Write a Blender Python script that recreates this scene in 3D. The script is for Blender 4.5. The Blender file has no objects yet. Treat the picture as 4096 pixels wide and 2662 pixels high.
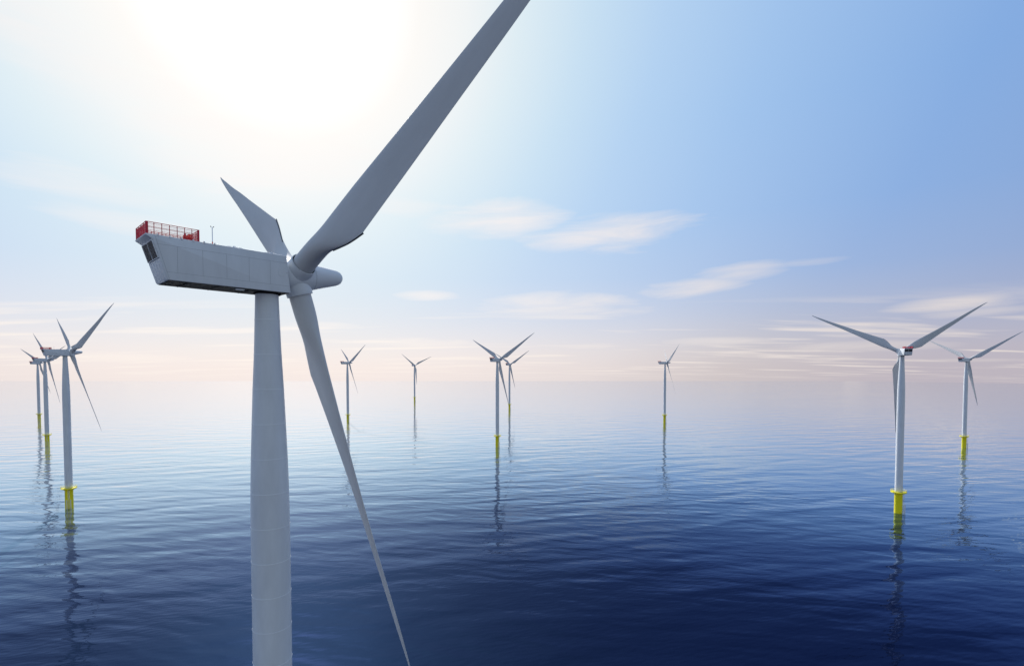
import bpy, bmesh, math, random
from mathutils import Vector, Matrix
random.seed(4)
scene = bpy.context.scene
COL = scene.collection
R = math.radians

# ------------------------------------------------------------------ camera
FPX, HORY, PITCH, CAMZ = 2035.8, 1476.17, 0.0333, 89.504
cam_d = bpy.data.cameras.new('camera'); cam = bpy.data.objects.new('camera', cam_d)
COL.objects.link(cam); scene.camera = cam
cam.location = (0, 0, CAMZ); cam.rotation_euler = (math.pi/2 - PITCH, 0, 0)
cam_d.sensor_width = 36; cam_d.lens = FPX/4096*36
cam_d.shift_y = (HORY + FPX*math.tan(PITCH) - 1331)/4096
cam_d.clip_start = 1; cam_d.clip_end = 60000

# ------------------------------------------------------------------ light
SUN_AZ = -24.5      # degrees from +Y towards +X
SUN_EL = 34.0
sun_dir = Vector((math.sin(R(SUN_AZ))*math.cos(R(SUN_EL)), math.cos(R(SUN_AZ))*math.cos(R(SUN_EL)), math.sin(R(SUN_EL))))
sd = bpy.data.lights.new('sun', 'SUN'); sd.energy = 4.6; sd.angle = R(0.5); sd.color = (1.0, 0.95, 0.88)
so = bpy.data.objects.new('sun', sd); COL.objects.link(so)
so.rotation_euler = (-sun_dir).to_track_quat('-Z', 'Y').to_euler()
scene.view_settings.view_transform = 'Standard'; scene.view_settings.look = 'None'
scene.view_settings.gamma = 1; scene.view_settings.exposure = 0.0

# ------------------------------------------------------------------ sky
world = bpy.data.worlds.new('World'); scene.world = world; world.use_nodes = True
NT = world.node_tree; NT.nodes.clear()
def nd(t, **k):
    n = NT.nodes.new(t)
    for a, b in k.items(): setattr(n, a, b)
    return n
def lk(a, b): NT.links.new(a, b)
def setin(sock, v):
    if hasattr(v, 'is_output'): lk(v, sock)
    else: sock.default_value = v
def m_(op, a, b=None, c=None, clamp=False):
    n = nd('ShaderNodeMath', operation=op, use_clamp=clamp); setin(n.inputs[0], a)
    if b is not None: setin(n.inputs[1], b)
    if c is not None: setin(n.inputs[2], c)
    return n.outputs[0]
def ramp(fac, stops, interp='LINEAR'):
    n = nd('ShaderNodeValToRGB'); cr = n.color_ramp; cr.interpolation = interp
    while len(cr.elements) < len(stops): cr.elements.new(0.5)
    for e, (p, c) in zip(cr.elements, stops):
        e.position = p; e.color = (*c, 1) if len(c) == 3 else c
    lk(fac, n.inputs[0]); return n.outputs[0]
def mixc(f, a, b, mode='MIX'):
    n = nd('ShaderNodeMix', data_type='RGBA', blend_type=mode)
    setin(n.inputs[0], f); setin(n.inputs[6], a); setin(n.inputs[7], b); return n.outputs[2]
tc = nd('ShaderNodeTexCoord'); dirv = tc.outputs['Generated']
sep = nd('ShaderNodeSeparateXYZ'); lk(dirv, sep.inputs[0]); dx, dy, dz = sep.outputs
dot = nd('ShaderNodeVectorMath', operation='DOT_PRODUCT'); lk(dirv, dot.inputs[0]); dot.inputs[1].default_value = sun_dir
ang = m_('ARCCOSINE', m_('MINIMUM', dot.outputs['Value'], 0.99999))
angn = m_('DIVIDE', ang, math.pi)                         # 0..1 == 0..180 degrees
d180 = lambda d: d/180
zen = ramp(angn, [(0, (1, 1, 1)), (d180(8.5), (1, .998, .985)), (d180(12), (1, .98, .945)), (d180(16), (.93, .955, .95)), (d180(21), (.77, .89, .945)), (d180(27), (.61, .79, .94)),
    (d180(34), (.48, .68, .93)), (d180(43), (.375, .58, .89)), (d180(58), (.25, .44, .80)), (d180(80), (.22, .36, .66)),
    (d180(105), (.44, .55, .63)), (1, (.54, .60, .64))])
hor = ramp(angn, [(d180(20), (.95, .90, .87)), (d180(36), (.90, .825, .825)), (d180(46), (.81, .74, .75)), (d180(56), (.65, .59, .61)), (d180(68), (.54, .49, .56)),
    (1, (.50, .48, .54))])
wh = ramp(m_('MAXIMUM', dz, 0), [(0, (1,)*3), (.035, (.90,)*3), (.10, (.54,)*3), (.17, (.24,)*3), (.27, (.07,)*3), (.42, (0,)*3)])
base = mixc(wh, zen, hor)
# clouds: a streaky veil lying on a level layer, seen in perspective
zc = m_('MAXIMUM', m_('ADD', dz, 0.05), 0.012)
cx = m_('DIVIDE', dx, zc); cy = m_('DIVIDE', dy, zc)
def noise(vec, sc, det, rough=.55, dist=0):
    n = nd('ShaderNodeTexNoise'); n.inputs['Scale'].default_value = sc; n.inputs['Detail'].default_value = det
    n.inputs['Roughness'].default_value = rough; n.inputs['Distortion'].default_value = dist
    lk(vec, n.inputs['Vector']); return n.outputs['Fac']
def comb(x, y, z=0.0):
    n = nd('ShaderNodeCombineXYZ'); setin(n.inputs[0], x); setin(n.inputs[1], y); setin(n.inputs[2], z); return n.outputs[0]
azim = m_('ARCTAN2', dx, dy)                              # radians, 0 straight ahead
elev = m_('ARCSINE', dz)
veil = noise(comb(m_('MULTIPLY', cx, .33), m_('MULTIPLY', cy, 1.0), 3.3), 1.0, 4, .5)
veil = m_('MULTIPLY', m_('SUBTRACT', veil, .535), 8.5, clamp=True)
low = ramp(m_('MAXIMUM', dz, 0), [(0, (.85,)*3), (.02, (.95,)*3), (.09, (.70,)*3), (.125, (.0,)*3), (.5, (0,)*3)])
veil = m_('MULTIPLY', m_('MULTIPLY', veil, low), m_('MULTIPLY', m_('ADD', dz, .025), 40, clamp=True))
wisp = noise(comb(m_('MULTIPLY', azim, 5), m_('MULTIPLY', m_('SUBTRACT', elev, m_('MULTIPLY', azim, .04)), 34)), 1.0, 6, .58, .5)
def blob(px, py, wpx, hpx, slope, amt):
    global veil
    # a drifting cloud bank centred on one azimuth and elevation of the sky
    az = math.atan((px-2048)/FPX); el = math.atan((HORY-py)/FPX*math.cos(az))
    wa = wpx/FPX*math.cos(az)**2; ha = 1.15*hpx/FPX*math.cos(az)*math.cos(el)
    u = m_('SUBTRACT', azim, az); v = m_('SUBTRACT', elev, el)
    v = m_('SUBTRACT', v, m_('MULTIPLY', u, slope*.55))
    q = m_('ADD', m_('POWER', m_('ABSOLUTE', m_('DIVIDE', u, wa)), 2.0), m_('POWER', m_('ABSOLUTE', m_('DIVIDE', v, ha)), 2.0))
    q = m_('ADD', m_('SUBTRACT', 1.0, q), m_('MULTIPLY', m_('SUBTRACT', wisp, .5), 2.9))
    q = m_('MULTIPLY', m_('MULTIPLY', q, .62, clamp=True), amt)
    veil = m_('MAXIMUM', veil, q)
for b in [(2010, 885, 300, 75, .0, 1), (2450, 938, 340, 72, .04, 1), (2240, 1222, 330, 55, .0, 1), (1710, 1186, 140, 22, 0, .9),
          (2760, 1152, 230, 36, .06, .9), (2960, 1088, 200, 36, .10, .75), (3230, 1050, 200, 14, .02, .35),
          (3850, 1205, 330, 34, .10, 1), (3900, 1250, 280, 18, .05, .6), (1960, 915, 260, 60, .1, .6),
          (330, 760, 400, 80, -.10, .6), (480, 880, 400, 50, -.18, .65), (1640, 835, 160, 34, 0, .45), (160, 140, 520, 110, -.35, .8),
          (1680, 1372, 230, 20, -.02, 1), (2860, 1365, 260, 16, 0, .9), (420, 1425, 380, 20, -.04, .9), (3400, 1385, 420, 20, 0, .7), (150, 1350, 260, 16, -.02, .6),
          (2350, 1385, 160, 10, 0, .6), (3900, 1440, 300, 8, 0, .6), (1300, 1300, 160, 12, 0, .5),
          (250, 270, 400, 100, -.3, .4), (1050, 520, 480, 260, 0, .95), (1130, 640, 330, 110, 0, .7)]:
    blob(*b)
cloudc = ramp(angn, [(0, (1, .98, .95)), (d180(30), (.97, .91, .89)), (d180(45), (.92, .84, .81)), (d180(65), (.82, .74, .72)), (1, (.7, .64, .64))])
sky = mixc(veil, base, cloudc)
# bright air round the sun, brighter than the picture can hold
glow = ramp(angn, [(0, (1,)*3), (d180(4), (.40,)*3), (d180(7), (.06,)*3), (d180(9), (.008,)*3), (d180(12), (0,)*3)])
gl = nd('ShaderNodeVectorMath', operation='SCALE'); lk(mixc(1.0, glow, (1, .96, .88, 1), 'MULTIPLY'), gl.inputs[0]); gl.inputs['Scale'].default_value = 9.0
# the day moon
maz = math.atan((4103-2048)/FPX); mel = math.atan((HORY-792)/FPX*math.cos(maz))
moond = Vector((math.sin(maz)*math.cos(mel), math.cos(maz)*math.cos(mel), math.sin(mel)))
md = nd('ShaderNodeVectorMath', operation='DOT_PRODUCT'); lk(dirv, md.inputs[0]); md.inputs[1].default_value = moond
mm = m_('GREATER_THAN', md.outputs['Value'], math.cos(14/FPX*math.cos(maz)))
sky = mixc(m_('MULTIPLY', mm, .8), sky, (.9, .88, .9, 1))
nish = nd('ShaderNodeTexSky', sky_type='NISHITA'); nish.sun_disc = False
nish.sun_elevation = R(SUN_EL); nish.sun_rotation = R(SUN_AZ); nish.altitude = 90; nish.air_density = 1; nish.dust_density = 1.0
ns = nd('ShaderNodeVectorMath', operation='SCALE'); lk(nish.outputs[0], ns.inputs[0]); ns.inputs['Scale'].default_value = 0.08
sky = mixc(0.10, sky, ns.outputs[0])
addg = nd('ShaderNodeVectorMath', operation='ADD'); lk(sky, addg.inputs[0]); lk(gl.outputs[0], addg.inputs[1])
bg = nd('ShaderNodeBackground'); lk(addg.outputs[0], bg.inputs[0]); bg.inputs[1].default_value = 1.0
wo = nd('ShaderNodeOutputWorld'); lk(bg.outputs[0], wo.inputs[0])

# ------------------------------------------------------------------ materials
def mat(name, col, rough=.5, metal=0.0, var=0.0, scale=1.0, spec=.5, coat=0.0, bump=0.0, bscale=20):
    m = bpy.data.materials.new(name); m.use_nodes = True; t = m.node_tree; b = t.nodes['Principled BSDF']
    b.inputs['Base Color'].default_value = (*col, 1); b.inputs['Roughness'].default_value = rough
    b.inputs['Metallic'].default_value = metal; b.inputs['Specular IOR Level'].default_value = spec
    b.inputs['Coat Weight'].default_value = coat
    tcn = t.nodes.new('ShaderNodeTexCoord')
    if var:
        mp = t.nodes.new('ShaderNodeMapping'); mp.inputs['Scale'].default_value = (1, 1, .25)
        t.links.new(tcn.outputs['Object'], mp.inputs[0])
        n = t.nodes.new('ShaderNodeTexNoise'); n.inputs['Scale'].default_value = scale; n.inputs['Detail'].default_value = 7
        n.inputs['Roughness'].default_value = .65
        t.links.new(mp.outputs[0], n.inputs['Vector'])
        r = t.nodes.new('ShaderNodeValToRGB'); r.color_ramp.elements[0].position = .32; r.color_ramp.elements[1].position = .68
        r.color_ramp.elements[0].color = tuple(c*(1-var) for c in col)+(1,); r.color_ramp.elements[1].color = tuple(min(1, c*(1+var*.4)) for c in col)+(1,)
        t.links.new(n.outputs['Fac'], r.inputs[0]); t.links.new(r.outputs[0], b.inputs['Base Color'])
    if bump:
        n2 = t.nodes.new('ShaderNodeTexNoise'); n2.inputs['Scale'].default_value = bscale
        t.links.new(tcn.outputs['Object'], n2.inputs['Vector'])
        bp = t.nodes.new('ShaderNodeBump'); bp.inputs['Strength'].default_value = bump; bp.inputs['Distance'].default_value = .02
        t.links.new(n2.outputs['Fac'], bp.inputs['Height']); t.links.new(bp.outputs[0], b.inputs['Normal'])
    return m
M = dict(
 paint=mat('white_tower_paint', (.59, .62, .66), .42, var=.11, scale=.45),
 shell=mat('white_nacelle_shell', (.62, .65, .69), .55, var=.08, scale=.5, spec=.3),
 blade=mat('grey_white_blade_gelcoat', (.52, .53, .55), .62, var=.08, scale=.3, spec=.22),
 seam=mat('dark_joint_line', (.30, .32, .35), .7),
 weld=mat('pale_weld_ring', (.64, .67, .71), .4),
 gap=mat('black_gap_shade', (.015, .015, .017), .7),  # shade down the gap round each blade root, painted black
 under=mat('underside_shade_dark', (.030, .026, .024), .8, var=.2, scale=.8, spec=.04),  # near-black colour carries the shade under the nacelle
 flap=mat('dark_grey_flap', (.10, .10, .11), .5),
 yellow=mat('yellow_marine_paint', (.88, .77, .004), .45, var=.08, scale=.5),
 red=mat('red_railing_paint', (.52, .004, .030), .6),
 redbox=mat('red_orange_box_paint', (.60, .05, .02), .5),
 slat=mat('grey_louvre_slat', (.20, .21, .24), .45, metal=.3),
 steel=mat('galvanised_steel', (.68, .70, .73), .4, metal=.1),
 blue=mat('blue_grey_mast_paint', (.25, .38, .62), .4),
 dark=mat('dark_void', (.012, .011, .01), .9),
 glass=mat('lamp_glass', (.25, .35, .6), .15),
)

# ------------------------------------------------------------------ mesh helpers
def finish(name, bm, mats, smooth=None):
    me = bpy.data.meshes.new(name)
    bmesh.ops.recalc_face_normals(bm, faces=bm.faces)
    bm.to_mesh(me); bm.free()
    for m in mats: me.materials.append(m)
    if smooth is not None:
        me.polygons.foreach_set('use_smooth', [True]*len(me.polygons))
        try: me.set_sharp_from_angle(angle=R(smooth))
        except Exception: pass
    me.update(); return me
def box(bm, lo, hi, mi=0, bev=0.0, M4=None):
    r = bmesh.ops.create_cube(bm, size=1)
    vs = r['verts']
    for v in vs:
        v.co = Vector(((lo[i]+hi[i])/2 + v.co[i]*(hi[i]-lo[i]) for i in range(3)))
    fs = {f for v in vs for f in v.link_faces}
    if bev:
        es = list({e for v in vs for e in v.link_edges})
        rb = bmesh.ops.bevel(bm, geom=es, offset=bev, segments=2, affect='EDGES', profile=.6)
        fs = set(rb['faces']) | {f for f in fs if f.is_valid}
        vs = list({v for f in fs for v in f.verts})
    for f in fs: f.material_index = mi
    if M4 is not None:
        for v in vs: v.co = M4 @ v.co
    return vs
def tube(bm, a, b, r, mi=0, n=8, r2=None, cap=True):
    a = Vector(a); b = Vector(b); d = b-a; L = d.length
    if L < 1e-6: return
    q = d.to_track_quat('Z', 'Y').to_matrix().to_4x4(); q.translation = (a+b)/2
    res = bmesh.ops.create_cone(bm, cap_ends=cap, segments=n, radius1=r, radius2=r if r2 is None else r2, depth=L, matrix=q)
    for v in res['verts']:
        for f in v.link_faces: f.material_index = mi
def lathe(bm, prof, n=64, mi=0, M4=None, closed=False):
    """prof: (radius, height[, material index]) from bottom to top round Z."""
    rings = []
    for p in prof:
        if p[0] < 1e-5:
            v = bm.verts.new((0, 0, p[1])); rings.append([v]*n)
        else:
            rings.append([bm.verts.new((p[0]*math.cos(2*math.pi*i/n), p[0]*math.sin(2*math.pi*i/n), p[1])) for i in range(n)])
    vs = {v for r in rings for v in r}
    for k in range(len(rings)-1 + (1 if closed else 0)):
        A, B = rings[k], rings[(k+1) % len(rings)]
        for i in range(n):
            j = (i+1) % n; q = []
            for v in (A[i], A[j], B[j], B[i]):
                if v not in q: q.append(v)
            if len(q) > 2:
                f = bm.faces.new(q); f.material_index = prof[k][2] if len(prof[k]) > 2 else mi
    if M4 is not None:
        for v in vs: v.co = M4 @ v.co
    return vs
def ring(bm, r, z, t, mi=0, n=48, M4=None):
    k = 8
    prof = [(r+t*math.cos(2*math.pi*i/k), z+t*math.sin(2*math.pi*i/k)) for i in range(k)]
    return lathe(bm, prof, n, mi, M4, closed=True)

# ------------------------------------------------------------------ turbine meshes (metres; hub axis at z = 100)
ME = {}
# tower
TP = [(1.19, 98.1), (1.21, 97.2), (1.40, 91.4), (1.60, 87.3), (1.745, 83.5), (1.885, 79.7), (1.98, 76), (2.025, 72), (2.035, 68), (2.035, 13.35)]
def trad(z):
    for (r1, z1), (r0, z0) in zip(TP[:-1], TP[1:]):
        if z0 <= z <= z1: return r0 + (r1-r0)*(z-z0)/(z1-z0)
    return 1.19 if z > 90 else 2.05
bm = bmesh.new()
lathe(bm, [(trad(z), z) for z in [13.32, 40, 68, 70, 72, 74, 76, 77.8, 79.7, 81.5, 83.5, 85.4, 87.3, 89.3, 91.4, 94.4, 97.2, 98.0]], 96)
z = 95.0
while z > 16:
    rr = trad(z); lathe(bm, [(rr-.01, z-.05), (rr+.02, z-.04), (rr+.02, z+.04), (rr-.01, z+.05)], 96, 1)
    z -= 3.85
ME['tower'] = finish('tower', bm, [M['paint'], M['weld']], 35)
# yellow yaw collar under the nacelle
bm = bmesh.new(); lathe(bm, [(1.19, 97.80), (1.38, 97.80), (1.38, 97.96), (1.19, 97.96)], 64, closed=True)
ME['yaw_ring'] = finish('yaw_ring', bm, [M['under']], 35)
# door side fittings, local +X faces the boat landing
bm = bmesh.new()
box(bm, (2.0, -.42, 13.9), (2.11, .42, 16.0), 0, .03); box(bm, (2.1, -.32, 14.1), (2.125, .32, 15.8), 1, .01)
tube(bm, (2.12, .22, 14.9), (2.18, .22, 14.9), .04, 1)
ME['door'] = finish('door', bm, [M['steel'], M['slat']], 30)
bm = bmesh.new(); box(bm, (2.0, -.16, 16.35), (2.3, .16, 16.5), 0, .02); tube(bm, (2.2, 0, 16.35), (2.2, 0, 16.2), .09, 1)
ME['lamp'] = finish('lamp', bm, [M['steel'], M['glass']], 30)
bm = bmesh.new()
ring(bm, 2.09, 16.6, .045, 0, 64); ME['cable_ring'] = finish('cable_ring', bm, [M['steel']], 60)
bm = bmesh.new()
for s in (-.16, .16): tube(bm, (1.0+1.0, -.9+s, 15.2), (1.0+1.0, -.9+s, 18.0), .03)
for k in range(9): tube(bm, (2.0, -1.08, 15.4+k*.3), (2.0, -.72, 15.4+k*.3), .03)
ME['cable_ladder'] = finish('cable_ladder', bm, [M['steel']], 60)
# transition piece
bm = bmesh.new()
lathe(bm, [(0, -9), (2.16, -9), (2.16, 12.2), (2.4, 12.75), (2.4, 12.95), (0, 12.95)], 72)
ME['transition_piece'] = finish('transition_piece', bm, [M['yellow']], 35)
# platform
bm = bmesh.new()
lathe(bm, [(2.41, 12.80), (4.1, 12.80), (4.15, 12.85), (4.15, 13.32), (4.02, 13.32), (4.02, 13.22), (2.06, 13.22), (2.06, 12.96), (2.41, 12.96)], 72, closed=True)
for k in range(12):
    a = k*math.pi/6; c, s = math.cos(a), math.sin(a)
    tube(bm, (c*2.15, s*2.15, 11.9), (c*3.9, s*3.9, 12.82), .07)
ME['platform'] = finish('platform', bm, [M['yellow']], 35)
bm = bmesh.new()
ring(bm, 4.08, 14.45, .065, 0, 72); ring(bm, 4.08, 13.9, .04, 0, 72)
for k in range(16):
    a = (k+.5)*math.pi/8; c, s = math.cos(a), math.sin(a)
    tube(bm, (c*4.08, s*4.08, 13.3), (c*4.08, s*4.08, 14.45), .05)
ME['railing'] = finish('railing', bm, [M['yellow']], 60)
# ladder with safety cage at +X
bm = bmesh.new()
for s in (-.25, .25): tube(bm, (2.55, s, -3), (2.55, s, 13.3), .045)
for k in range(46): tube(bm, (2.55, -.25, .1+k*.285), (2.55, .25, .1+k*.285), .022)
for k in range(6): tube(bm, (2.1, 0, 1+k*2.2), (2.55, 0, 1+k*2.2), .04)
for s in (-.42, .42): tube(bm, (3.15, s, 7.0), (3.15, s, 12.8), .035)
for k in range(5):
    zz = 7.0+k*1.4
    for a_, b_ in [((2.5, -.32), (2.8, -.5)), ((2.8, -.5), (3.15, -.42)), ((3.15, -.42), (3.3, 0)), ((3.3, 0), (3.15, .42)), ((3.15, .42), (2.8, .5)), ((2.8, .5), (2.5, .32))]:
        tube(bm, (*a_, zz), (*b_, zz), .05)
ME['ladder'] = finish('ladder', bm, [M['steel']], 60)
for nm, s in (('fender_a', -.95), ('fender_b', .95)):
    bm = bmesh.new()
    tube(bm, (3.25, s, -4), (3.25, s, 6.0), .17, 0, 14); lathe(bm, [(.17, 0), (.13, .1), (0, .14)], 14, 0, Matrix.Translation((3.25, s, 6.0)))
    for zz in (.9, 4.7): tube(bm, (1.9, s*.8, zz), (3.25, s, zz), .12, 0, 10)
    ME[nm] = finish('boat_fender', bm, [M['steel']], 50)

# ---- nacelle: origin on tower axis at hub height, +X forward
W = 2.035
def xrear(z): return -9.94 - (z+1.88)*(11.13-9.94)/(1.89+1.88)
def xfront(z): return 1.73 - (z+1.88)*(1.73-1.31)/(2.17+1.88)
bm = bmesh.new()
prof = [(xrear(-1.88), -1.88), (xfront(-1.88), -1.88), (xfront(2.18), 2.18), (-11.62, 2.21), (-11.66, 2.10), (-11.22, 1.83), (xrear(1.72), 1.72)]
vl = [bm.verts.new((x, -W, z)) for x, z in prof]; vr = [bm.verts.new((x, W, z)) for x, z in prof]
bm.faces.new(vl); bm.faces.new(list(reversed(vr)))
for i in range(len(prof)):
    j = (i+1) % len(prof); bm.faces.new((vl[i], vl[j], vr[j], vr[i]))
bmesh.ops.recalc_face_normals(bm, faces=bm.faces)
es = [e for e in bm.edges]
bmesh.ops.bevel(bm, geom=es, offset=.055, segments=3, affect='EDGES', profile=.5)
for f in bm.faces: f.material_index = 0
# underside sheet, its shade painted in as near-black, and its ribs
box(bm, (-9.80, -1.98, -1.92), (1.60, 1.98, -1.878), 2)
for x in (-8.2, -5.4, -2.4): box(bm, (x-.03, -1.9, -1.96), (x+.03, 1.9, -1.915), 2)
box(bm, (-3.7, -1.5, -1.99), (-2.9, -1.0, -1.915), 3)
# joint lines on both sides, 3 mm proud
t = .011
for sgn in (-1, 1):
    y0, y1 = sorted((sgn*(W-.01), sgn*(W+.003)))
    def strip(p, q):
        a = Vector((p[0], 0, p[1])); b = Vector((q[0], 0, q[1])); d = (b-a); L = d.length; an = math.atan2(d.z, d.x)
        Mx = Matrix.Translation(a) @ Matrix.Rotation(-an, 4, 'Y')
        box(bm, (0, y0, -t), (L, y1, t), 1, M4=Mx)
    strip((xrear(2.1)+.30, 2.12), (xrear(-1.8)+.16, -1.80))
    strip((-10.80, 1.37), (xfront(1.37)-.02, 1.37)); strip((-10.02, -1.13), (xfront(-1.13)-.05, -1.13))
    for x in (-9.11, -6.95, -4.78, -2.62, -.46): strip((x, -1.115), (x, 1.355))
    strip((1.2, .30), (xfront(.3)-.06, .30))
ME['nacelle'] = finish('nacelle', bm, [M['shell'], M['seam'], M['under'], M['steel']], 40)
# end face frame: local axis down the sloping rear wall
fa = Vector((xrear(-1.88)-xrear(1.89), 0, -3.77)).normalized()      # down the wall
fn = Vector((-fa.z, 0, fa.x)); fn = fn if fn.x < 0 else -fn         # outwards
face_o = Vector((xrear(1.89), 0, 1.89))
FM = Matrix((( fa.x, 0, fn.x, face_o.x), (fa.y, 1, fn.y, 0), (fa.z, 0, fn.z, face_o.z), (0, 0, 0, 1)))   # x down, y across, z out
bm = bmesh.new()
la, lb = .24, 1.78
box(bm, (la, -1.86, -.02), (lb, 1.86, .006), 1, M4=FM)
for (a0, b0, a1, b1) in [(la-.06, -1.93, la, 1.93), (lb, -1.93, lb+.06, 1.93), (la, -1.93, lb, -1.86), (la, 1.86, lb, 1.93), (la, -.035, lb, .035)]:
    box(bm, (a0, b0, -.01), (a1, b1, .09), 0, M4=FM)
for k in range(15):
    x = la + .05 + k*(lb-la-.06)/15
    for (y0, y1) in ((-1.86, -.035), (.035, 1.86)):
        box(bm, (x, y0, .03), (x+.022, y1, .075), 2, M4=FM)
ME['louvre'] = finish('louvre_vent', bm, [M['shell'], M['dark'], M['slat']])
bm = bmesh.new()
box(bm, (lb+.10, -2.02, -.01), (lb+.125, 2.02, .004), 1, M4=FM)
for y in (-1.25, -.42, .42, 1.25): box(bm, (lb+.13, y-.012, -.01), (3.86, y+.012, .004), 1, M4=FM)
for k in range(5):
    y = -1.67+k*.835; box(bm, (lb+.15, y-.38, -.01), (3.84, y+.38, .018), 0, .008, M4=FM)
ME['end_panel'] = finish('end_panel', bm, [M['shell'], M['seam']], 40)
bm = bmesh.new()
vs = box(bm, (.42, -W-.03, -.11), (1.03, -W+.01, .69), 0)
bmesh.ops.bevel(bm, geom=[e for e in bm.edges if abs(e.verts[0].co.y-e.verts[1].co.y) > .01], offset=.07, segments=3, affect='EDGES')
ME['hatch'] = finish('hatch', bm, [M['shell']], 40)
# roof fittings
bm = bmesh.new(); box(bm, (-.06, -.07, -.11), (.06, .07, .11), 0, .02)
ME['roof_clamp'] = finish('roof_clamp', bm, [M['steel']], 30)
CLAMPS = [(x, s_*W, 2.19) for x in (-10.68, -9.70, -8.73, -7.76, -6.80, -5.86) for s_ in (-1, 1)]
def cap(bm, x, y, z): box(bm, (x-.09, y-.09, z-.02), (x+.09, y+.09, z+.10), 1, .02)
bm = bmesh.new(); box(bm, (-4.6, -1.75, 2.16), (-3.1, -.4, 2.30), 0, .03); cap(bm, -3.9, -1.6, 2.29)
ME['roof_hatch_a'] = finish('roof_hatch', bm, [M['shell'], M['blue']], 40)
bm = bmesh.new(); box(bm, (-.9, -1.8, 2.16), (.3, -.6, 2.27), 0, .03); cap(bm, -.2, -1.7, 2.26)
ME['roof_hatch_b'] = finish('roof_hatch', bm, [M['shell'], M['blue']], 40)
bm = bmesh.new()
tube(bm, (-5.9, -1.5, 2.2), (-5.9, -1.5, 2.5), .05, 1); tube(bm, (-5.9, -1.5, 2.5), (-5.9, -1.5, 3.98), .032, 0)
tube(bm, (-6.03, -1.5, 3.96), (-5.77, -1.5, 3.98), .015, 0)
for x in (-6.03, -5.77): tube(bm, (x, -1.5, 3.95), (x, -1.5, 4.06), .035, 2)
ME['mast'] = finish('weather_mast', bm, [M['blue'], M['redbox'], M['dark']], 50)
# red hoist railing
def rail_side(bm, p, q, ztop=3.30, zbot=2.24, posts=7, mesh=True):
    p = Vector(p); q = Vector(q)
    for zz, r_ in ((ztop, .035), (ztop-.13, .016), (ztop-.42, .02), (ztop-.50, .014), (zbot+.32, .016), (zbot+.16, .016), (zbot+.05, .03)):
        tube(bm, (p.x, p.y, zz), (q.x, q.y, zz), r_, 0, 6)
    for k in range(posts+1):
        c = p.lerp(q, k/posts); tube(bm, (c.x, c.y, zbot-.08), (c.x, c.y, ztop), .032, 0, 6)
    n = int((q-p).length/.062)
    for k in range(1, n):
        c = p.lerp(q, k/n); tube(bm, (c.x, c.y, zbot), (c.x, c.y, ztop-.13), .007, 0, 3)
XR0, XR1, YR = -11.55, -7.22, 1.96
for nm, (p, q, n) in dict(rail_near=((XR0, -YR, 0), (XR1, -YR, 0), 7), rail_far=((XR0, YR, 0), (XR1, YR, 0), 7), rail_rear=((XR0, -YR, 0), (XR0, YR, 0), 4), rail_front=((XR1, -YR, 0), (XR1, YR, 0), 4)).items():
    bm = bmesh.new(); rail_side(bm, p, q, posts=n)
    ME[nm] = finish('roof_railing', bm, [M['red']], 50)
CORN = []
for x in (XR0, XR1):
    for s in (-1, 1):
        bm = bmesh.new()
        y = s*YR; sx = 1 if x == XR0 else -1
        box(bm, (min(x-.03*sx, x+.16*sx), y-.033, 2.2), (max(x-.03*sx, x+.16*sx), y+.033, 3.33), 0, .01)
        box(bm, (x-.033, min(y, y-s*.22), 2.203), (x+.033, max(y, y-s*.22), 3.327), 0, .01)
        ME['corner%d' % len(CORN)] = finish('corner_panel', bm, [M['red']], 30); CORN.append('corner%d' % len(CORN))
bm = bmesh.new()
box(bm, (-8.05, -1.55, 2.16), (-7.72, -1.2, 2.86), 0, .02); tube(bm, (-7.9, -1.4, 2.80), (-7.9, -1.4, 3.05), .012, 1)
ME['hoist_box'] = finish('hoist_control_box', bm, [M['redbox'], M['blue']], 40)
bm = bmesh.new()
box(bm, (-8.42, -1.5, 2.16), (-8.12, -1.22, 2.72), 0, .02); box(bm, (-8.36, -1.46, 2.70), (-8.18, -1.28, 2.90), 1, .03)
ME['beacon'] = finish('beacon_box', bm, [M['redbox'], M['blue']], 40)
# ---- hub and spinner: local +Z is the rotor axis, origin at the tower axis crossing
TILT, CONE, OVER = 0.0873, 0.1790, 3.138
bm = bmesh.new()
lathe(bm, [(1.30, 1.15), (1.58, 1.75), (1.72, 2.3), (1.80, 3.0), (1.80, 3.6), (1.73, 4.3), (1.56, 5.08)], 96)
ME['hub'] = finish('rotor_hub', bm, [M['shell']], 50)
bm = bmesh.new()
pr = [(1.545, 5.07), (1.56, 5.085), (1.555, 5.12), (1.39, 5.9), (1.19, 6.9), (1.02, 7.8), (.93, 8.25), (.84, 8.52), (.70, 8.76), (.48, 8.96), (.25, 9.06), (0, 9.10)]
lathe(bm, pr, 96)
def prad(pr, t):
    for (r0, t0), (r1, t1) in zip(pr[:-1], pr[1:]):
        if t0 <= t <= t1: return r0+(r1-r0)*(t-t0)/(t1-t0)
    return pr[-1][0]
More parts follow.
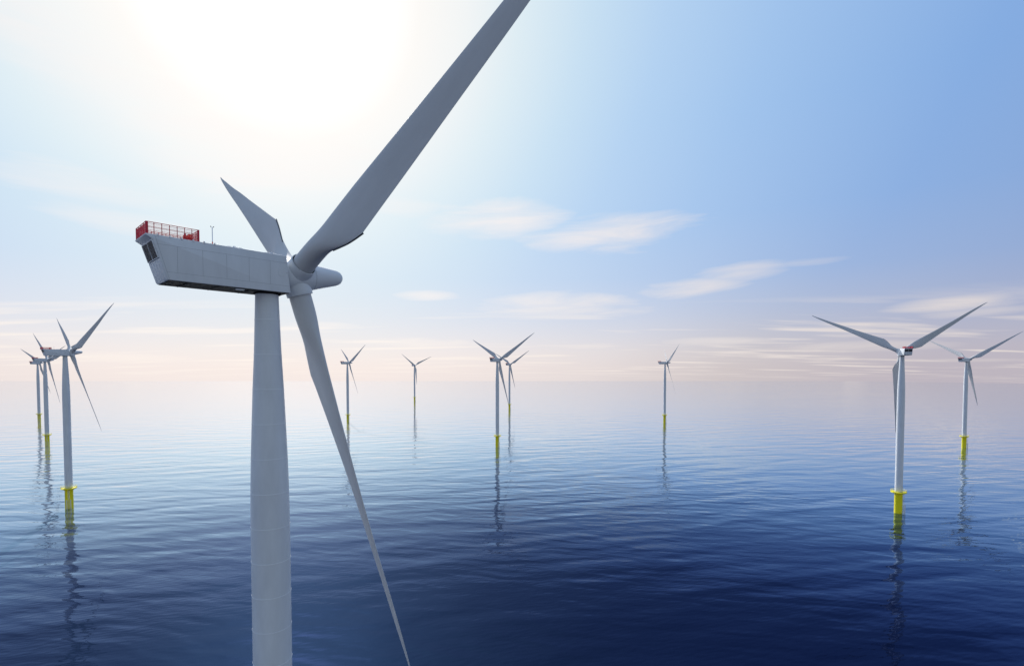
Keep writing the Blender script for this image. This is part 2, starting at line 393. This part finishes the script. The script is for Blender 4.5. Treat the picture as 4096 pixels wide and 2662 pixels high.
# two lengthwise joints with bolts
for k, base_a in enumerate((0.55, 2.64, 4.74)):
    for i in range(24):
        t0 = 5.15+i*.13; t1 = t0+.131
        r0, r1 = prad(pr, t0)+.003, prad(pr, t1)+.003
        a0, a1 = base_a-.006, base_a+.006
        v = [bm.verts.new((r*math.cos(a)*1.0, r*math.sin(a), tt)) for r, a, tt in ((r0, a0, t0), (r0, a1, t0), (r1, a1, t1), (r1, a0, t1))]
        f = bm.faces.new(v); f.material_index = 1
        if i % 2 == 0:
            aa = base_a-.06; rr = prad(pr, t0+.06)
            c = Vector((rr*math.cos(aa), rr*math.sin(aa), t0+.06)); nrm = Vector((math.cos(aa), math.sin(aa), .1)).normalized()
            tube(bm, c-nrm*.02, c+nrm*.02, .02, 1, 6)
for i in range(24):
    aa = i*math.pi/12; c = Vector((1.50*math.cos(aa), 1.50*math.sin(aa), 5.2)); n_ = Vector((math.cos(aa), math.sin(aa), .15))
    tube(bm, c, c+n_*.06, .022, 1, 6)
ME['spinner'] = finish('spinner', bm, [M['shell'], M['seam']], 50)
bm = bmesh.new(); ring(bm, 1.565, 5.075, .014, 0, 96)
ME['hub_joint'] = finish('hub_joint', bm, [M['seam']], 60)
# blade collar: local +Z out along the blade, origin at the hub centre
bm = bmesh.new()
lathe(bm, [(1.50, 1.0), (1.46, 1.6), (1.44, 2.22), (1.42, 2.26), (1.36, 2.26), (1.34, 2.22), (1.34, 1.9)], 96)
lathe(bm, [(1.335, 1.98, 1), (1.0, 1.98, 1)], 64, 1)
ME['blade_collar'] = finish('blade_collar', bm, [M['shell'], M['gap']], 50)
# blade: +Z out along the span, +X towards the leading edge, +Y upwind
#        r,   LE,    TE,  thick, mid axial, twist (TE axial - LE axial), roundness
BL = [(1.7, 1.21, -1.22, 2.44, 0, .0, 1), (4.2, 1.12, -1.22, 2.44, 0, .0, 1), (5.6, 1.12, -1.42, 2.34, 0, .0, .9), (6.8, 1.17, -1.86, 2.18, 0, .0, .66),
      (8.0, 1.25, -2.38, 2.0, 0, -.02, .4), (9.2, 1.31, -2.87, 1.82, 0, -.06, .2), (10.4, 1.32, -3.22, 1.66, 0, -.12, .07), (11.8, 1.31, -3.53, 1.52, 0, -.19, 0),
      (14, 1.26, -3.28, 1.35, 0, -.28, 0), (20, 1.05, -2.70, .98, 0, -.40, 0), (27, .83, -2.04, .70, 0, -.46, 0), (35, .69, -1.42, .48, 0, -.36, 0),
      (42, .68, -.82, .33, 0, -.18, 0), (48, .58, -.42, .2, 0, -.06, 0), (52, .40, -.13, .12, 0, -.02, 0), (53.8, .22, -.05, .07, 0, 0, 0), (54.3, .05, -.01, .02, 0, 0, 0)]
def interp(tab, r):
    """smooth through the stations, with a crease in the trailing edge at its widest point"""
    n = len(tab)
    def slope(i, k):
        if i == 0 or i == n-1 or (tab[i][0] == 11.8 and k == 2): return None
        return (tab[i+1][k]-tab[i-1][k])/(tab[i+1][0]-tab[i-1][0])
    for i in range(n-1):
        A, B = tab[i], tab[i+1]
        if A[0] <= r <= B[0]:
            h = B[0]-A[0]; f = (r-A[0])/h; out = [r]
            for k in range(1, len(A)):
                lin = (B[k]-A[k])/h; m0 = slope(i, k); m1 = slope(i+1, k)
                m0 = lin if m0 is None else m0; m1 = lin if m1 is None else m1
                out.append((2*f**3-3*f*f+1)*A[k]+(f**3-2*f*f+f)*h*m0+(-2*f**3+3*f*f)*B[k]+(f**3-f*f)*h*m1)
            return out
    return list(tab[-1])
def section(row, N=112):
    r, le, te, th, ax, tw, rd = row
    ch = le-te; out = []
    for i in range(N):
        a = 2*math.pi*i/N
        u = (1-math.cos(a))/2                     # 0 at LE
        sg = 1 if a <= math.pi else -1
        circ = math.sin(a)*.5*th
        yt = (0.2969*math.sqrt(u)-.126*u-.3516*u*u+.2843*u**3-.1015*u**4)/.2*th*1.0
        foil = sg*yt*(.38 if sg > 0 else .62)
        y = rd*circ + (1-rd)*foil
        x = le - ch*u
        y += ax + tw*(u-.3)
        out.append(Vector((x, y, r)))
    return out
rs = []
for A, B in zip(BL[:-1], BL[1:]):
    n = max(1, int((B[0]-A[0])/.12))
    rs += [A[0]+(B[0]-A[0])*k/n for k in range(n)]
rs.append(BL[-1][0])
bm = bmesh.new(); prev = None
for r in rs:
    ringv = [bm.verts.new(p) for p in section(interp(BL, r))]
    if prev:
        for i in range(len(ringv)):
            j = (i+1) % len(ringv); bm.faces.new((prev[i], prev[j], ringv[j], ringv[i]))
    prev = ringv
bm.faces.new(prev)
ME['blade'] = finish('blade', bm, [M['blade']], 100)
# trailing edge flap strip
bm = bmesh.new(); prev = None
for k in range(13):
    r = 7.0+k*(11.7-7.0)/12; row = interp(BL, r); te = row[2]; ax = row[4]+row[5]*.7
    pts = [(te+.12, ax-.02), (te-.03, ax-.06), (te-.10, ax-.12), (te-.08, ax-.17), (te+.14, ax-.12)]
    cur = [bm.verts.new((x, y, r)) for x, y in pts]
    if prev:
        for i in range(5): bm.faces.new((prev[i], prev[(i+1) % 5], cur[(i+1) % 5], cur[i]))
    else: bm.faces.new(cur)
    prev = cur
bm.faces.new(prev)
ME['blade_flap'] = finish('blade_flap', bm, [M['flap']])

# ------------------------------------------------------------------ assembling turbines
def ob(name, me, parent, mtx=None):
    o = bpy.data.objects.new(name, me); COL.objects.link(o); o.parent = parent
    if mtx is not None: o.matrix_local = mtx
    return o
LAND = R(307)
PHASE = -0.0313
def turbine(x, y, yaw, dphase, label, flex=0):
    yaw = R(yaw)
    root = bpy.data.objects.new('wind_turbine', None); COL.objects.link(root)
    root.location = (x, y, 0); root.empty_display_size = 3
    root['label'] = label; root['category'] = 'wind turbine'; root['group'] = 'offshore wind turbines standing in the sea'
    RL = Matrix.Rotation(LAND, 4, 'Z'); RY = Matrix.Rotation(yaw, 4, 'Z')
    tw = ob('tower', ME['tower'], root)
    ob('yaw_ring', ME['yaw_ring'], tw)
    ob('door', ME['door'], tw, RL); ob('lamp', ME['lamp'], tw, RL); ob('cable_ring', ME['cable_ring'], tw); ob('cable_ladder', ME['cable_ladder'], tw, RL)
    ob('transition_piece', ME['transition_piece'], root)
    pf = ob('platform', ME['platform'], root); ob('railing', ME['railing'], pf)
    ob('ladder', ME['ladder'], root, RL); ob('boat_fender', ME['fender_a'], root, RL); ob('boat_fender', ME['fender_b'], root, RL)
    nc = ob('nacelle', ME['nacelle'], root, Matrix.Translation((0, 0, 99.86)) @ RY @ Matrix.Translation((.05, 0, 0)))
    for n_, k in (('louvre_vent', 'louvre'), ('end_panel', 'end_panel'), ('hatch', 'hatch'), ('roof_hatch', 'roof_hatch_a'), ('roof_hatch', 'roof_hatch_b'),
                  ('weather_mast', 'mast'), ('roof_railing', 'rail_near'), ('roof_railing', 'rail_far'), ('roof_railing', 'rail_rear'),
                  ('roof_railing', 'rail_front'), ('hoist_control_box', 'hoist_box'), ('beacon_box', 'beacon')):
        ob(n_, ME[k], nc)
    for k in CORN: ob('corner_panel', ME[k], nc)
    if y < 700:
        for c in CLAMPS: ob('roof_clamp', ME['roof_clamp'], nc, Matrix.Translation(c))
    a = Vector((math.cos(TILT), 0, math.sin(TILT))); S = Vector((0, -1, 0)); up = Vector((-math.sin(TILT), 0, math.cos(TILT)))
    HM = Matrix(((up.x, -S.x, a.x, 0), (up.y, -S.y, a.y, 0), (up.z, -S.z, a.z, 0), (0, 0, 0, 1)))
    if HM.determinant() < 0: HM = Matrix(((up.x, S.x, a.x, 0), (up.y, S.y, a.y, 0), (up.z, S.z, a.z, 0), (0, 0, 0, 1)))
    base = Matrix.Translation((0, 0, 100)) @ RY
    hb = ob('rotor_hub', ME['hub'], root, base @ HM)
    ob('spinner', ME['spinner'], hb); ob('hub_joint', ME['hub_joint'], hb)
    hc = a*OVER
    for k in (.5, -.5, 1.5):
        t_ = PHASE + R(dphase) + k*2*math.pi/3 + (R(flex) if k == .5 else 0)
        rad = up*math.cos(t_) + S*math.sin(t_); e1 = -up*math.sin(t_) + S*math.cos(t_)
        d = rad*math.cos(CONE) + a*math.sin(CONE)
        X = -e1; Y = d.cross(X)
        if Y.dot(a) < 0: print('frame check', k)
        BM = Matrix(((X.x, Y.x, d.x, hc.x), (X.y, Y.y, d.y, hc.y), (X.z, Y.z, d.z, hc.z), (0, 0, 0, 1)))
        bl = ob('blade', ME['blade'], root, base @ BM)
        ob('blade_flap', ME['blade_flap'], bl)
        Yc = rad.cross(X)
        CM = Matrix(((X.x, Yc.x, rad.x, hc.x), (X.y, Yc.y, rad.y, hc.y), (X.z, Yc.z, rad.z, hc.z), (0, 0, 0, 1)))
        ob('blade_collar', ME['blade_collar'], hb, (base @ HM).inverted() @ base @ BM)
    return root
SPEC = [
 (-27.384, 57.177, 47.192, -0.741, 'largest wind turbine, close up in the foreground with red railing on its nacelle roof'),
 (-285.659, 325.749, 58.521, -0.783, 'wind turbine at far left, the nearest of the cluster of three, seen side on'),
 (-543.135, 592.322, 68.865, 9.300, 'middle-distance wind turbine of the left cluster, just left of the cluster\'s nearest tower'),
 (-807.364, 866.836, 81.514, -0.978, 'farthest wind turbine of the left cluster, leftmost in the photo'),
 (-276.392, 855.175, 43.234, -0.655, 'distant wind turbine whose yellow base shows just behind the huge foreground blade'),
 (-265.668, 1386.517, -49.178, -1.421, 'smallest and most distant wind turbine, facing the viewer in open water'),
 (-16.821, 582.883, 52.066, -0.912, 'mid-distance wind turbine near the centre of the photo, in front of a smaller one'),
 (-5.569, 1109.169, 54.602, -0.794, 'small distant wind turbine standing just behind and right of the centre one'),
 (255.391, 849.807, -1.471, -0.654, 'lone distant wind turbine right of centre, seen exactly side on'),
 (241.182, 315.131, 68.760, -0.902, 'large wind turbine on the right seen from behind with its grey louvre facing the viewer'),
 (515.880, 578.420, 18.490, -0.492, 'rightmost wind turbine, behind the large right one, one blade cut by the photo edge'),
]
for i, s in enumerate(SPEC): turbine(*s, flex=.6 if i == 0 else 0)

# ------------------------------------------------------------------ sea
bm = bmesh.new()
pts = [(-9000, -3000), (6000, -3000), (6000, -250), (3216, 3197), (2670, 3877), (-9000, 3877)]
bm.faces.new([bm.verts.new((x, y, 0)) for x, y in pts])
me = finish('sea', bm, []); sea = bpy.data.objects.new('sea', me); COL.objects.link(sea)
sea['kind'] = 'structure'; sea['label'] = 'calm deep blue sea with small ripples'
m = bpy.data.materials.new('sea_water'); m.use_nodes = True; NT = m.node_tree; pb = NT.nodes['Principled BSDF']
pb.inputs['Base Color'].default_value = (.0009, .002, .014, 1); pb.inputs['Roughness'].default_value = 1.0
pb.inputs['Specular IOR Level'].default_value = 0.0
geo = nd('ShaderNodeNewGeometry')
def mapped(rot, sx, sy):
    mp = nd('ShaderNodeMapping'); mp.vector_type = 'TEXTURE'
    lk(geo.outputs['Position'], mp.inputs[0]); mp.inputs['Rotation'].default_value = (0, 0, rot); mp.inputs['Scale'].default_value = (sx, sy, 1)
    return mp.outputs[0]
h1 = noise(mapped(R(12), 46, 15), 1.0, 0, .5, .4)
h2 = noise(mapped(R(-9), 15, 5.5), 1.0, 0, .5, .4)
h3 = noise(mapped(R(16), 4.0, 1.5), 1.0, 0.5, .5, .2)
patch = ramp(noise(mapped(R(5), 420, 120), 1.0, 2, .5, .6), [(0, (.45,)*3), (.38, (.6,)*3), (.62, (1.15,)*3), (1, (1.3,)*3)])   # calmer and more ruffled patches
hs = m_('ADD', m_('MULTIPLY', h2, .20), m_('MULTIPLY', h3, .05))
hh = m_('ADD', m_('MULTIPLY', h1, .56), m_('MULTIPLY', m_('SUBTRACT', hs, .12), patch))
bp = nd('ShaderNodeBump'); bp.inputs['Strength'].default_value = 1.0; bp.inputs['Distance'].default_value = 1.0
lk(hh, bp.inputs['Height']); nrm = bp.outputs[0]; lk(nrm, pb.inputs['Normal'])
g1 = nd('ShaderNodeBsdfGlossy'); g1.inputs['Roughness'].default_value = .0   # smooth faces of the ripples
g2 = nd('ShaderNodeBsdfGlossy'); g2.inputs['Roughness'].default_value = .55; g2.inputs['Color'].default_value = (.20, .50, 1, 1)     # sunlight scattered on through the upper water
lk(nrm, g1.inputs['Normal']); lk(nrm, g2.inputs['Normal'])
mg = nd('ShaderNodeMixShader'); mg.inputs[0].default_value = .012; lk(pb.outputs[0], mg.inputs[1]); lk(g2.outputs[0], mg.inputs[2])
fr = nd('ShaderNodeFresnel'); fr.inputs['IOR'].default_value = 1.36; lk(nrm, fr.inputs['Normal'])
ff = ramp(fr.outputs[0], [(0, (0,)*3), (.06, (.017,)*3), (.11, (.048,)*3), (.20, (.26,)*3), (.31, (.66,)*3), (.45, (.87,)*3), (.62, (.90,)*3), (1, (.90,)*3)])
tint = ramp(fr.outputs[0], [(0, (.17, .22, .72)), (.07, (.19, .27, .80)), (.14, (.30, .46, .96)), (.24, (.50, .72, 1)), (.38, (.78, .92, 1)), (.56, (.97, .98, 1)), (1, (.99, .98, .99))])
lk(tint, g1.inputs['Color'])
g3 = nd('ShaderNodeBsdfGlossy'); g3.inputs['Roughness'].default_value = .6; g3.inputs['Color'].default_value = (1, .96, .95, 1)   # glitter of the finest wavelets
lk(nrm, g3.inputs['Normal'])
mg3 = nd('ShaderNodeMixShader'); mg3.inputs[0].default_value = .02; lk(g1.outputs[0], mg3.inputs[1]); lk(g3.outputs[0], mg3.inputs[2])
mx = nd('ShaderNodeMixShader'); lk(ff, mx.inputs[0]); lk(mg.outputs[0], mx.inputs[1]); lk(mg3.outputs[0], mx.inputs[2])
lk(mx.outputs[0], [n for n in NT.nodes if n.type == 'OUTPUT_MATERIAL'][0].inputs[0])
me.materials.append(m)
